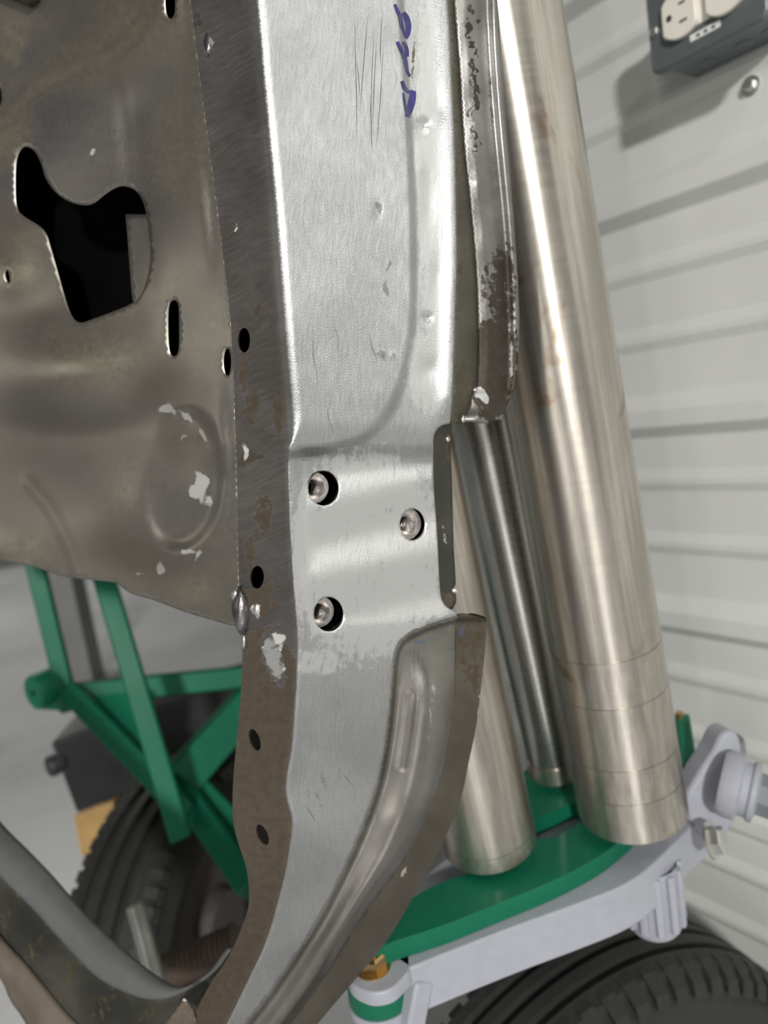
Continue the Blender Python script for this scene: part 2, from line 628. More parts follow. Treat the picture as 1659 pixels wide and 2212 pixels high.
M['archdk'] = metal_sheet('stained channel', (.022, .022, .018), (.06, .057, .045), srgb(88, 78, 48), rough=.75, metal=.15, brush_amt=.05, grain=.1)

# ------------------------------------------------------------------ setting
FLOOR = -.91
CEIL = 2.2
D = np.array([-.59096, .80670, 0])
NW = np.array([-.80670, -.59096, 0])
PW = P(1500, 60, .6)


def wallpt(x, y, off=0.):
    r = ray(x, y)
    return r * ((NW @ PW + off) / (NW @ r))


def W(s, h, off):                  # wall frame: along (away), height, out of the wall
    p = PW + D * s + NW * off
    p[2] = h
    return p


S_END = float((wallpt(915, 1500) - PW) @ D)
S_BEG = -6.5


def build_wall():
    pitch = .2035
    prof = [(FLOOR, 0.)]
    k0 = int((FLOOR + .0446) / pitch) - 1
    for k in range(k0, 12):
        c = -.0446 + k * pitch
        pts = [(c - .021, 0), (c - .010, .013), (c + .007, .013), (c + .020, 0)]
        for fr in (.367, .683):
            m = c + pitch * fr
            pts += [(m - .011, 0), (m - .003, .0038), (m + .002, .0038), (m + .012, 0)]
        prof += [p for p in pts if FLOOR + .001 < p[0] < CEIL - .001]
    prof.append((CEIL, 0.))
    vs, fs = [], []
    for s in (S_BEG, S_END):
        for h, o in prof:
            vs.append(W(s, h, o))
        for h in (CEIL, FLOOR):
            vs.append(W(s, h, -.06))
    n = len(prof) + 2
    for i in range(n):
        j = (i + 1) % n
        fs.append((i, j, n + j, n + i))
    fs += [tuple(range(n)), tuple(range(2 * n - 1, n - 1, -1))]
    o = mesh('wall_right', vs, fs, M['wall'], smooth=False)
    bevel(fixnormals(o), .0022, 3)
    tag(o, 'light grey ribbed metal wall panel with long horizontal ribs', kind='structure')


build_wall()
bx0, bx1, by0, by1 = -4.5, 5.6, -6.5, 6.5


def slab(name, pts, t, mat):
    o = extrude(name, pts, t, mat, None)
    tag(o, kind='structure')
    return o


slab('floor', [(bx0, by0, FLOOR), (bx1, by0, FLOOR), (bx1, by1, FLOOR), (bx0, by1, FLOOR)], (0, 0, -.1), M['floor'])
slab('ceiling', [(bx0, by0, CEIL), (bx1, by0, CEIL), (bx1, by1, CEIL), (bx0, by1, CEIL)], (0, 0, .1), M['dimmed'])
slab('wall_back', [(bx0, by1, FLOOR), (bx1, by1, FLOOR), (bx1, by1, CEIL), (bx0, by1, CEIL)], (0, .1, 0), M['dimmed'])
slab('wall_front', [(bx0, by0, FLOOR), (bx1, by0, FLOOR), (bx1, by0, CEIL), (bx0, by0, CEIL)], (0, -.1, 0), M['shopwall'])
slab('wall_left', [(bx0, by0, FLOOR), (bx0, by1, FLOOR), (bx0, by1, CEIL), (bx0, by0, CEIL)], (-.1, 0, 0), M['shopwall'])
slab('wall_far_right', [(bx1, by0, FLOOR), (bx1, by1, FLOOR), (bx1, by1, CEIL), (bx1, by0, CEIL)], (.1, 0, 0), M['dimmed'])

# ------------------------------------------------------------------ car body
Z1c = np.array([(-460, .2755), (-200, .282), (0, .287), (500, .297), (1000, .308), (1400, .318), (1700, .332), (2000, .352), (2212, .368), (2400, .384)])
_c = cr(Z1c, 16)
Z1 = lambda y: np.interp(y, _c[:, 0], _c[:, 1])
KF = .000106
L0pts = [(364, -420), (412, 0), (430, 150), (450, 300), (470, 450), (488, 600), (497, 680), (502, 760), (507, 880), (511, 1000), (515, 1200), (519, 1350),
         (524, 1385), (520, 1500), (511, 1600), (503, 1700), (504, 1775), (516, 1825), (533, 1880), (538, 1945), (527, 1990), (497, 2060), (455, 2125), (425, 2180), (398, 2240), (380, 2290)]
L1pts = [(506, -420), (553, 0), (566, 150), (580, 300), (594, 450), (606, 600), (618, 750), (630, 880), (632, 930), (622, 985), (624, 1100), (632, 1250), (641, 1370),
         (640, 1450), (630, 1600), (616, 1705), (630, 1775), (622, 1850), (605, 1930), (576, 2030), (540, 2110), (490, 2212), (452, 2290)]
RCpts = [(930, -420), (966, 0), (974, 150), (981, 300), (985, 450), (986, 560), (982, 700), (977, 840), (972, 916)]
Spts = [(955, -420), (981, 0), (986, 60), (993, 150), (1002, 300), (1012, 400), (1024, 520), (1031, 620), (1034, 750), (1030, 838), (1021, 850), (1014, 880), (1000, 900), (998, 912)]
LRpts = [(988, 1332), (955, 1342), (915, 1355), (880, 1372), (858, 1395), (849, 1430), (843, 1500), (832, 1600), (812, 1700), (780, 1790), (740, 1880), (690, 1980), (640, 2060), (575, 2155), (530, 2212), (475, 2290)]
S2pts = [(986, 1332), (986, 1389), (984, 1487), (976, 1554), (957, 1663), (925, 1758), (889, 1837), (820, 1931), (755, 2025), (700, 2115), (635, 2205), (575, 2290)]
RE2pts = [(1052, 1338), (1048, 1400), (1041, 1467), (1030, 1560), (1014, 1640), (993, 1734), (955, 1823), (907, 1913), (835, 2033), (773, 2109), (686, 2212), (625, 2290)]
xL0, xL1, xRC, xS, xS2 = map(xof, (L0pts, L1pts, RCpts, Spts, S2pts))
LRc = cr(LRpts, 10)
RAISE = cr([(836, -440), (862, 0), (872, 150), (881, 300), (888, 450), (890, 600), (887, 700), (871, 800), (835, 882), (787, 934), (722, 957), (665, 966), (600, 975), (480, 985)], 10)
RAISEP = np.vstack([RAISE, [(200, 985), (200, -440)]])
LOWP = np.vstack([LRc, [(900, 2290), (1200, 2290), (1200, 1332)]])


def dface_plane(x, y):
    return Z1(y) + KF * (x - xL1(y))


def dskin(x, y):
    """side flange + post face, one skin folded along the front crease"""
    x, y = np.asarray(x, float), np.asarray(y, float)
    l0, l1 = xL0(y), xL1(y)
    r = 20 - 12 * sstep(880, 980, y)
    fl = .041 - .005 * sstep(1150, 1600, y)
    wd = l1 - l0
    z = 0
    offs = np.linspace(-1, 1, 9)
    for o in offs:
        u = x + o * r - l1
        z = z + np.where(u > 0, KF * u, -u / wd * fl * (wd / 112) ** .5)
    z = z / len(offs) + Z1(y)
    p = np.stack([x, y], 1)
    ins = inside(p, RAISEP)
    m = y < 1050
    dd = np.zeros(len(x))
    if m.any():
        dd[m] = distline(p[m], RAISE)
    sd = np.where(ins, dd, -dd)
    wq = 11 + 14 * sstep(780, 930, y)
    z = z - .0048 * np.where(y < 1050, sstep(0, 1, (sd + wq) / (wq + 4)), 0)
    # lower recess
    m = y > 1250
    if m.any():
        dd = distline(p[m], LRc)
        sd = np.where(inside(p[m], LOWP), dd, -dd)
        z[m] += .008 * sstep(-3, 15, sd) 
    # dings and waviness
    for cx, cy, rx, ry, a in ((915, 272, 14, 16, .0014), (923, 686, 8, 9, .0012), (925, 445, 16, 60, .0008), (905, 360, 14, 26, -.0006), (925, 800, 20, 26, .0006),
                              (816, 452, 9, 22, .0005), (826, 765, 7, 7, -.00025), (848, 768, 6, 8, -.00025), (950, 230, 12, 30, .0005), (945, 600, 14, 40, .0005)):
        z += a * np.exp(-((x - cx) / rx) ** 2 - ((y - cy) / ry) ** 2)
    rc = xRC(y)
    z -= .0021 * np.exp(-((x - rc + 6) / 20.) ** 2) * (1 - sstep(850, 930, y))
    hz = sstep(955, 1000, y) * (1 - sstep(1330, 1380, y)) * sstep(0, 40, x - l1)
    z += .0045 * hz * (1 - np.clip((y - 980) / 370., 0, 1))
    z += .0008 * np.sin(y / 26. + x / 110. + .5) * sstep(990, 1040, y) * (1 - sstep(1330, 1400, y)) * sstep(640, 690, x)
    return z


def dreb(x, y):
    rc = xRC(y)
    z = dface_plane(rc, y) - .0019 * (1 - sstep(850, 930, np.asarray(y, float))) + .00046 * (x - rc)
    for o in (-5, 5):
        pass
    return z


def dlip(x, y):
    s = xS(y)
    e = 1078 + 45 * sstep(0, 700, np.asarray(y, float))
    t = np.clip((x - s) / (e - s), -.1, 1.3)
    base = dreb(s, y) - .0035
    z = base + np.interp(t, [-.1, 0, .25, .5, .68, .76, .84, .93, 1.05, 1.3], [.001, 0, .0005, .004, .010, .0105, .0085, .0085, .013, .02])
    # hammer marks
    z = z + .00012 * np.sin(y / 23. + x / 11.) * np.exp(-((x - s - 25) / 30) ** 2) + .0003 * np.exp(-((y - 905) / 16) ** 2) * np.sin(x / 12.)
    return z


def dlow(x, y):
    x, y = np.asarray(x, float), np.asarray(y, float)
    p = np.stack([x, y], 1)
    dd = distline(p, LRc)
    s2 = xS2(y)
    e = np.maximum(s2 - x, 0)
    t = dd / (dd + e + 1e-6)
    z = dskin(x, y) - .0105 * np.sin(np.pi * np.clip(t, 0, 1) ** 1.6) * sstep(1345, 1530, y) + .004 * t ** 3
    z += .0007 * (1 - sstep(7, 13, distline(p, np.array([(889, 1500.), (881, 1570), (868, 1655)]))))
    z += .0009 * np.exp(-((y - 1362) / 14) ** 2) * np.sin(x / 16.)
    return z


def dlip2(x, y):
    s = xS2(y)
    return dlow(s, y) - .0012 + .00010 * (x - s) + .0000011 * np.maximum(x - s - 10, 0) ** 2


car = empty('car_body', P(640, 1400, .32), 'bare steel car body shell with a door latch post holding three threaded holes', 'car body')

# masks: R oxide, G dirt and painted shade, B ground steel and painted highlight
def mk(p, R=(), G=(), B=()):
    out = np.zeros((len(p), 3))
    for i, L in enumerate((R, G, B)):
        for b in L:
            a = b[6] if len(b) > 6 else 1.
            out[:, i] = np.maximum(out[:, i], blob(p, *b[:4], tilt=(b[4] if len(b) > 4 else 0), hard=(b[5] if len(b) > 5 else .4)) * a)
    return out


def flange_mask(p):
    m = mk(p, R=[(527, 800, 10, 60), (545, 880, 18, 45), (600, 890, 12, 60), (530, 990, 14, 28), (548, 985, 22, 10), (570, 1110, 30, 70, 0, .3, .7),
                 (560, 1290, 42, 40, 0, .5), (540, 1200, 14, 60, 0, .4, .7), (570, 1450, 60, 95, 0, .8), (512, 500, 8, 16, 0, .4, .8), (560, 690, 40, 60, 0, .2, .45)],
           G=[(448, 100, 12, 40, .1, .4, .8), (425, 40, 20, 40, .6, .4, .7)],
           B=[(556, 1316, 12, 18, 0, .5, .9), (530, 975, 8, 24, 0, .4, .9), (510, 490, 5, 12, 0, .4, .8), (450, 95, 9, 30, .1, .4, .9),
              (590, 1420, 24, 70, -.3, .3, .8), (600, 1380, 20, 40, 0, .3, .7)])
    low = sstep(1395, 1440, p[:, 1])
    m[:, 0] = np.maximum(m[:, 0], low * .95)
    m[:, 0] *= 1 - .9 * blob(p, 590, 1425, 26, 75, -.3, .3)
    return m


def face_mask(p):
    m = mk(p, G=[(816, 450, 8, 22, -.1, .4, .75), (820, 515, 5, 6, 0, .4, .6), (838, 575, 9, 36, .1, .3, .8), (834, 625, 8, 30, 0, .3, .8), (826, 766, 11, 12, 0, .4, .8),
                 (848, 768, 6, 7, 0, .4, .7), (923, 687, 8, 8, 0, .4, .9), (660, 995, 22, 3, 0, .4, .8), (700, 1690, 10, 60, -.3, .3, .62), (690, 1730, 8, 50, -.25, .3, .62),
                 (730, 1650, 8, 60, -.2, .3, .6), (665, 1700, 8, 40, -.3, .3, .6), (760, 960, 60, 6, -.2, .3, .55), (892, 850, 4, 60, .3, .2, .4), (911, 280, 10, 10, 0, .4, .6)],  # thin dark strips under the raised panel are painted shade
           B=[(935, 380, 40, 480, -.02, .6, .8), (930, 800, 60, 110, 0, .5, .9), (790, 1200, 190, 240, 0, .7, .8), (690, 1430, 80, 40, 0, .4, .7), (930, 1310, 60, 30, 0, .4, .9)],
           R=[(893, 120, 6, 70, .05, .4, .7), (905, 250, 7, 20, 0, .4, .5), (940, 430, 7, 40, 0, .3, .5)])
    return m


bot = 2290


def ys(f, y0, y1, n=60, dx=0):
    y = np.linspace(y0, y1, n)
    return np.stack([f(y) + dx, y], 1)


L0c, L1c = cr(L0pts, 12), cr(L1pts, 12)
fh = [ell(527, 735, 13, 27), ell(555, 1247, 15, 25, .05), ell(550, 1598, 11, 25, -.32), ell(567, 1803, 11, 24, -.42)]
flange = sheet('side_flange', np.vstack([L0c, L1c[::-1]]), fh, dskin, 6, M['flange'], car, .0006, flange_mask, 4)
flange.modifiers['thickness'].use_rim = False
tag(flange, 'dark scoured side flange with brown oxide and small drilled holes')

notch = cr([(972, 916), (958, 918), (946, 926), (938, 940), (936, 960), (937, 1050), (944, 1150), (949, 1250), (953, 1290), (964, 1310), (985, 1322)], 8)
face_out = np.vstack([ys(xRC, -420, 910, 100), notch, [(988, 1332)], LRc[1:], L1c[::-1]])
hh = [ell(699, 1055, 33, 37), ell(891, 1133, 27, 34), ell(710, 1327, 32, 37)]
face = sheet('post_face', face_out, hh, dskin, 5, M['face'], car, .0005, face_mask, 3)
tag(face, 'bright ground steel post face with raised upper panel')


# depth functions in the rebate and lips
S_c = cr(Spts, 10)
reb_out = np.vstack([ys(xRC, -420, 912, 100), [(1004, 914), (1012, 900)], ys(xS, 880, -420, 100, 6)])
reb = sheet('door_rebate', reb_out, [], dreb, 7, M['rebate'], car, .001,
            lambda p: mk(p, R=[(990, 300, 20, 500, 0, .6, .5), (1000, 850, 30, 90, 0, .5, .6)]))
RE_c = cr([(1032, -420), (1074, 0), (1082, 100), (1091, 230), (1100, 350), (1110, 470), (1116, 560), (1121, 650), (1122, 720), (1118, 790), (1108, 840), (1097, 870), (1091, 888), (1089, 906)], 10)
lip_out = np.vstack([RE_c, cr([(1089, 906), (1070, 908), (1050, 915), (1020, 912), (998, 912)], 8), S_c[::-1] + np.vstack([[0, 0]] * len(S_c))])
pits = [(1000 + rs.normal() * 3 + (y * .03), y, 4 + 6 * rs.random(), 4 + 14 * rs.random(), .1, .4, .75) for y in range(20, 330, 9)]
lip = sheet('outer_lip', lip_out, [], dlip, 6, M['pitted'], car, .0012,
            lambda p: mk(p, R=[(1070, 800, 60, 130, 0, .6, .85), (1085, 640, 40, 160, 0, .4, .7), (1050, 620, 20, 120, 0, .3, .5)] + [(b[0] + 8 + 22 * rs.random(), *b[1:]) for b in pits],
                         B=[(1042, 853, 17, 15, .6, .5, .9), (1020, 300, 14, 300, -.04, .3, .5), (1105, 780, 5, 60, 0, .3, .8)], G=[(1062, 250, 8, 300, -.05, .3, .55), (1010, 895, 14, 14, 0, .4, .7)]))  # long pale and dark bands paint the reflections down the lip
tag(lip, 'pitted outer lip curling away along the right side')

npl = sheet('back_plate', np.vstack([[(922, 912), (975, 905), (977, 925), (972, 945), (975, 1000), (977, 1060), (980, 1180), (985, 1262), (978, 1272), (984, 1282), (986, 1300), (978, 1316), (962, 1322), (940, 1318), (930, 1290)]]),
            [], lambda x, y: dface_plane(936, y) + .0095 + .00033 * (x - 936), 7, M['plate'], car, .0012,
            lambda p: mk(p, B=[(957, 1130, 4, 14, 0, .4, .8), (962, 1160, 4, 20, 0, .4, .8)], R=[(965, 1300, 22, 24, 0, .4, .9), (968, 980, 8, 50, 0, .4, .5)]))
tag(npl, 'dark olive back plate showing in the notch')

# lower channel and its lip
S2c = cr(S2pts, 12)
low_out = np.vstack([LRc, S2c[::-1] + np.array([4, 0])])
low = sheet('lower_channel', low_out, [], dlow, 6, M['channel'], car, .0012,
            lambda p: mk(p, R=[],
                         B=[(985, 1420, 3, 80, 0, .3, .7), (930, 1540, 14, 130, .12, .2, .45)], G=[(920, 1383, 55, 5, -.2, .4, .8), (970, 1398, 14, 7, 0, .4, .8)]))  # mid-channel pale streak is a painted highlight, bluish patches are heat tint
tag(low, 'heat tinted rounded lower channel curving down to the left')
RE2c = cr(RE2pts, 12)
lip2_out = np.vstack([cr([(984, 1330), (1000, 1326), (1025, 1330), (1052, 1338)], 6), RE2c[1:], S2c[::-1][:-1] - np.array([2, 0])])
M['lip'] = metal_sheet('brown oxide lip steel', (.13, .113, .09), (.18, .16, .132), srgb(88, 76, 58), rough=.36, metal=.85, brush=(60, 6, 3), brush_amt=.06, grain=.1, polish_glint=(.6, .58, .55), dirt_shade=(.08, .10, .17))
lip2 = sheet('lower_lip', lip2_out, [], dlip2, 6, M['lip'], car, .0014,
             lambda p: mk(p, R=[(1020, 1400, 40, 120, 0, .6, .5)],
                          B=[(870, 1888, 5, 20, .5, .4, .9), (1040, 1500, 4, 80, .15, .3, .7)], G=[(1002, 1366, 12, 22, 0, .3, .7)]))
lip2.modifiers['thickness'].use_rim = False
tag(lip2, 'brown oxide lip edging the lower channel')

# heat tint marks: small bluish temper band strips belong to the material of the channel (oxide); nuts in the three holes
def nut(cx, cy, rpx, dist, bore, gap, shift):
    Z0 = float(dskin([cx], [cy])[0])
    c = P(cx, cy, Z0)
    e = 6.
    pa = P(cx + e, cy, float(dface_plane(cx + e, cy)))
    pb = P(cx, cy + e, float(dface_plane(cx, cy + e)))
    pc = P(cx, cy, float(dface_plane(cx, cy)))
    nn = np.cross(pa - pc, pb - pc)
    nn /= np.linalg.norm(nn)
    if nn @ Fv < 0:
        nn = -nn                       # into the post
    r = rpx * Z0 / FPX
    cn = c - Rv * shift
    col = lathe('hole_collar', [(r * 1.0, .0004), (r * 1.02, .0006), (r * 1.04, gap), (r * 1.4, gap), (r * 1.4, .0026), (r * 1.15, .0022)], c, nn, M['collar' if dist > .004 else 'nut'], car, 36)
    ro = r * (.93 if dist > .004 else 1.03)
    prof = [(ro, dist + .006), (ro, dist), (bore * 1.16, dist), (bore, dist + .0009)]
    s = dist + .0012
    while s < dist + .013:
        prof += [(bore * .86, s + .0004), (bore, s + .001)]
        s += .0012
    prof += [(bore * .9, s), (bore * .9, s + .004)]
    o = lathe('threaded_nut', prof, cn, nn, M['nut'], car, 40, angle=25)
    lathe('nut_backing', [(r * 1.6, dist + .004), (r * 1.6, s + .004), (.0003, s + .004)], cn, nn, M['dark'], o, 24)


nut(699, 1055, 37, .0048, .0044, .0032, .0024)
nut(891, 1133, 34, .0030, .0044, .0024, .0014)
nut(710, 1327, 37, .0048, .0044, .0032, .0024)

# welds
def bead(cx, cy, Z, rx, ry, rz, name='weld_bead', mat='weld', tilt=0.):
    vs, fs = [], []
    nu, nv = 14, 9
    c, s = math.cos(tilt), math.sin(tilt)
    for j in range(nv + 1):
        b = math.pi * (j / nv - .5)
        for i in range(nu):
            a = 2 * math.pi * i / nu
            q = 1 + .08 * math.sin(3 * a + j) + .06 * math.cos(5 * b + i)
            x, y = rx * math.cos(a) * math.cos(b) * q, ry * math.sin(b) * q
            x, y = x * c - y * s, x * s + y * c
            vs.append(P(cx + x, cy + y, Z - rz * math.sin(a) * math.cos(b)))
    for j in range(nv):
        for i in range(nu):
            fs.append((j * nu + i, j * nu + (i + 1) % nu, (j + 1) * nu + (i + 1) % nu, (j + 1) * nu + i))
    return fixnormals(mesh(name, vs, fs, M[mat], car, uv=[(0, 0)] * len(vs)))


zf = lambda x, y: float(dskin([x], [y])[0])
bead(521, 1318, zf(525, 1318) - .001, 19, 50, .005)
bead(508, 1284, zf(516, 1284) - .001, 10, 14, .003, mat='zinc')
bead(527, 1385, zf(530, 1385) - .0005, 6, 16, .002, mat='zinc')
for (x, y, rx, ry) in ((1026, 842, 6, 5), (967, 948, 6, 7), (981, 1277, 8, 7), (1000, 905, 5, 8)):
    Zb = (float(dlip(np.array([x]), np.array([y]))[0]) if y < 920 else float(dface_plane(936, y) + .0095 + .00033 * (x - 936))) - .0006
    bead(x, y, Zb, rx, ry, .001, mat='nut')
bead(556, 1316, zf(556, 1316) + .0002, 9, 14, .0012, mat='zinc')
bead(450, 92, zf(450, 92) + .0004, 9, 26, .0015, mat='weld')


# marker writing on the post: thin ink strokes lying on the metal
def stroke(pts, wd):
    c = resample(cr(pts, 8), 3)
    tdir = np.gradient(c, axis=0)
    tdir /= np.linalg.norm(tdir, axis=1)[:, None] + 1e-9
    nn = np.stack([-tdir[:, 1], tdir[:, 0]], 1)
    k = np.linspace(0, 1, len(c))
    ww = 1.3 * wd * (.55 + .45 * np.sin(np.pi * np.clip(k * .8 + .15, 0, 1)))[:, None]
    L, R_ = c + nn * ww, c - nn * ww
    vs = np.vstack([L, c, R_])
    Z = dskin(vs[:, 0], vs[:, 1]) - .00025
    v3 = Parr(vs[:, 0], vs[:, 1], Z)
    n = len(c)
    fs = []
    for a in (0, 1):
        for i in range(n - 1):
            fs.append((a * n + i, a * n + i + 1, (a + 1) * n + i + 1, (a + 1) * n + i))
    return v3, fs


strokes = [([(853, 9), (859, 24), (865, 37), (868, 55), (876, 80)], 3.2), ([(871, 27), (878, 38), (882, 55), (881, 72), (876, 82)], 5.),
           ([(858, 90), (866, 106), (873, 120), (877, 140), (880, 155), (886, 165)], 3.6), ([(871, 90), (878, 105), (881, 122)], 3.4),
           ([(868, 175), (874, 189), (882, 198), (893, 197)], 3.4), ([(893, 196), (890, 218), (884, 240), (880, 253)], 6.), ([(871, 200), (875, 225), (880, 250)], 2.)]
vs, fs = [], []
for pts, wd in strokes:
    v, f = stroke(pts, wd)
    k = len(vs)
    vs += list(v)
    fs += [tuple(i + k for i in q) for q in f]
ink = mesh('marker_writing', vs, fs, M['ink'], car)
tag(ink, 'violet marker strokes written down the post')

# long dark scratches on the upper face
vs, fs = [], []
for (x0, y0, x1, y1) in ((766, 20, 770, 320), (772, 130, 776, 210), (794, 30, 779, 250), (806, 60, 800, 300), (815, 90, 803, 270), (826, 20, 822, 140), (829, 100, 812, 320), (800, 220, 806, 330)):
    c = np.stack([np.linspace(x0, x1, 30) + 1.5 * np.sin(np.linspace(0, 3, 30) + x0), np.linspace(y0, y1, 30)], 1)
    ww = .55 * np.sin(np.linspace(.1, np.pi - .1, 30))
    q = np.vstack([c + np.stack([ww, ww * 0], 1), c - np.stack([ww, ww * 0], 1)])
    v3 = Parr(q[:, 0], q[:, 1], dskin(q[:, 0], q[:, 1]) - .00012)
    k = len(vs)
    vs += list(v3)
    fs += [(k + i, k + i + 1, k + 30 + i + 1, k + 30 + i) for i in range(29)]
scr = mesh('scratch_marks', vs, fs, M['slot'], car)
tag(scr, 'fine dark vertical scratches on the upper panel', kind='stuff')

# inner panel
BAS = cr([(320, -440), (330, 0), (321, 48), (292, 85), (240, 130), (180, 150), (120, 174), (72, 204), (38, 242), (0, 275), (-420, 470)], 10)
BASP = np.vstack([BAS, [(-600, 470), (-600, -440)]])
BOSS = ell(395, 1035, 95, 158, .1, 60)


def dinner(x, y):
    x, y = np.asarray(x, float), np.asarray(y, float)
    l0 = xL0(y)
    l0 = np.where(y > 1340, 519, l0)
    yy = np.minimum(y, 1345)
    near = sstep(-60, 0, x - l0 + 40)
    z0 = Z1(yy) + (.041 - .005 * sstep(1150, 1600, yy)) * ((xL1(yy) - xL0(yy)) / 112) ** .5 + .0012
    z0 -= .0048 * (near * (1 - sstep(930, 1040, y)) + (1 - near) * (1 - sstep(700, 1200, y)))
    z = z0 + .00020 * (l0 - x)
    p = np.stack([x, y], 1)
    r = 0 * x
    dd = distline(p, BAS)
    sd = np.where(inside(p, BASP), dd, -dd)
    r += .015 * sstep(-8, 26, sd)
    dd = distline(p, np.vstack([BOSS, BOSS[:1]]))
    sd = np.where(inside(p, BOSS), dd, -dd)
    r += .005 * sstep(-4, 26, sd) * sstep(300, 420, x + (y - 1000) * .2)
    # vertical swage, edge step and broad bulges
    r -= .0014
    r += .004 * np.exp(-((x - 285 - (y - 300) * .08) / 34) ** 2) * sstep(110, 260, y) * (1 - sstep(500, 800, y))
    r -= .013 * np.exp(-((x - 140) / 150) ** 2 - ((y - 800) / 80) ** 2)
    r += .008 * np.exp(-((x - 60) / 140) ** 2 - ((y - 980) / 130) ** 2)
    r -= .004 * np.exp(-((x - 270) / 60) ** 2 - ((y - 1080) / 80) ** 2)
    r -= .008 * np.exp(-((x - 20) / 60) ** 2 - ((y - 590) / 60) ** 2)
    r -= .005 * np.exp(-((x - 20) / 70) ** 2 - ((y - 1190) / 60) ** 2)
    ln = distline(p, np.array([(60., 1040), (110, 1100), (150, 1180), (180, 1275)]))
    r -= .0018 * np.exp(-(ln / 14) ** 2)
    r += .003 * np.exp(-((x - 60) / 90) ** 2 - ((y - 90) / 60) ** 2) + .002 * np.sin(x / 70. + y / 95.)
    return z + r * sstep(4, 40, l0 - x)


thole = cr([(54, 317), (41, 329), (34, 357), (33, 411), (36, 446), (47, 464), (84, 488), (99, 505), (108, 531), (123, 583), (142, 650), (157, 686), (174, 697), (196, 691),
            (239, 675), (284, 656), (304, 636), (318, 600), (324, 560), (323, 520), (316, 463), (305, 428), (288, 409), (265, 402), (247, 407), (224, 422), (202, 439), (179, 443), (149, 435), (120, 415), (99, 385), (88, 351), (73, 325)], 6, True)
slotA = cr([(375, 648), (385, 658), (387, 700), (386, 755), (376, 770), (366, 757), (363, 705), (365, 660)], 6, True)
slotB = cr([(367, -50), (377, -30), (378, 10), (376, 32), (368, 41), (360, 32), (357, 8), (358, -30)], 6, True)
inner_out = np.vstack([[(-360, -420)], ys(xL0, -420, 1345, 120, 5), cr([(524, 1347), (505, 1352), (450, 1337), (400, 1322), (330, 1296), (285, 1283), (262, 1268), (245, 1258), (140, 1246), (70, 1223), (0, 1210), (-70, 1196), (-360, 1140)], 6)])


def inner_mask(p):  # heat tint and oxide, mixed with painted highlights and dark reflections
    m = mk(p, R=[(300, 40, 130, 110, 0, .1, .6), (150, 150, 150, 60, -.3, .2, .5), (30, 100, 30, 50, .4, .3, .8), (20, 300, 60, 90, .5, .2, .8), (40, 560, 60, 90, 0, .2, .7),
                    (170, 780, 170, 90, 0, .1, .8), (40, 1180, 70, 50, 0, .2, .7), (270, 1080, 60, 80, 0, .2, .5), (290, 590, 40, 120, 0, .2, .5), (420, 1270, 60, 40, 0, .2, .6), (380, 300, 60, 120, 0, .1, .4)],
              B=[(360, 884, 24, 10, .1, .4, 1.0), (405, 900, 26, 5, .7, .4, 1.0), (440, 940, 24, 4, 1.0, .4, 1.0), (395, 946, 18, 4, .1, .4, 1.0), (434, 1055, 24, 42, -.1, .4, 1.0),
                 (345, 1232, 10, 20, .2, .4, 1.0), (400, 1190, 26, 6, .2, .4, 1.0), (425, 1200, 6, 12, .3, .4, 1.0), (300, 1236, 8, 6, 0, .4, 1.0), (200, 330, 6, 12, 0, .4, 1.0)],
              G=[(150, 360, 5, 10, 0, .4, .5), (400, 1190, 14, 8, .3, .4, .5), (200, 345, 5, 12, .2, .4, .5), (185, 385, 5, 10, .2, .4, .5)])
    m[:, 1] = np.maximum(m[:, 1], .75 * np.max([blob(p, *b) for b in ((130, 970, 260, 150, .2, .2), (360, 840, 110, 90, 0, .2), (50, 690, 130, 40, -.1, .2), (30, 470, 70, 60, .3, .2),
                                                                       (270, 170, 60, 50, -.6, .2), (470, 300, 24, 260, -.05, .2), (300, 1200, 200, 70, .2, .2), (400, 960, 80, 70, 0, .3))], 0))
    bd = distline(p, BAS)
    m[:, 0] = np.maximum(m[:, 0], .75 * np.exp(-(bd / 16) ** 2))  # yellowish tint doubles as a painted highlight on the basin edge
    return m


inner = sheet('inner_panel', inner_out, [thole, slotA, slotB, ell(16, 597, 5, 15, -.15), ell(-2, 208, 5, 22), ell(491, 782, 8, 30)], dinner, 9, M['panel'], car, .0004, inner_mask, 5)
tag(inner, 'brownish grey inner panel with keyhole opening and slots')
# dark bracket corner over the top left
brk = sheet('hinge_bracket', np.array([(-40, -40), (80, -40), (66, -6), (46, 9), (20, -4), (-40, -26)]), [], lambda x, y: dinner(x, y) - .0085, 12, M['plate'], car, .008)
# added near-black sheets behind panel and post, shade put into their colour
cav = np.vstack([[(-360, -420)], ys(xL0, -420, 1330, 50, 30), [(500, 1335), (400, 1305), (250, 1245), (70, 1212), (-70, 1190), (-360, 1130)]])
back = sheet('cavity_shade', cav, [], lambda x, y: dinner(x, y) + .06 + .02 * sstep(350, 560, x) * -1, 40, M['dark'], car, .002)
postback = sheet('post_shade', np.array([(430, -420), (905, -420), (950, 900), (905, 960), (915, 1290), (850, 1340), (660, 1360), (540, 1340), (530, 900), (500, 500)]), [],
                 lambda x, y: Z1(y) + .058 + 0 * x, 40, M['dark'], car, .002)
strip = sheet('inner_strip', np.array([(271, 463), (333, 463), (336, 640), (322, 668), (292, 668), (285, 640), (276, 520)]), [], lambda x, y: dinner(x, y) + .014, 12, M['panel'], car, .001)

tab = sheet('corner_tab', np.array([(335, 2240), (376, 2187), (397, 2157), (409, 2168), (420, 2190), (432, 2240)]), [], lambda x, y: float(dskin([440.], [2160.])[0]) + .0005 + 0 * x, 8, M['flange'], car, .0008,
            lambda p: mk(p, R=[(390, 2220, 60, 60, 0, .9)], B=[(398, 2160, 6, 6, 0, .4)]))
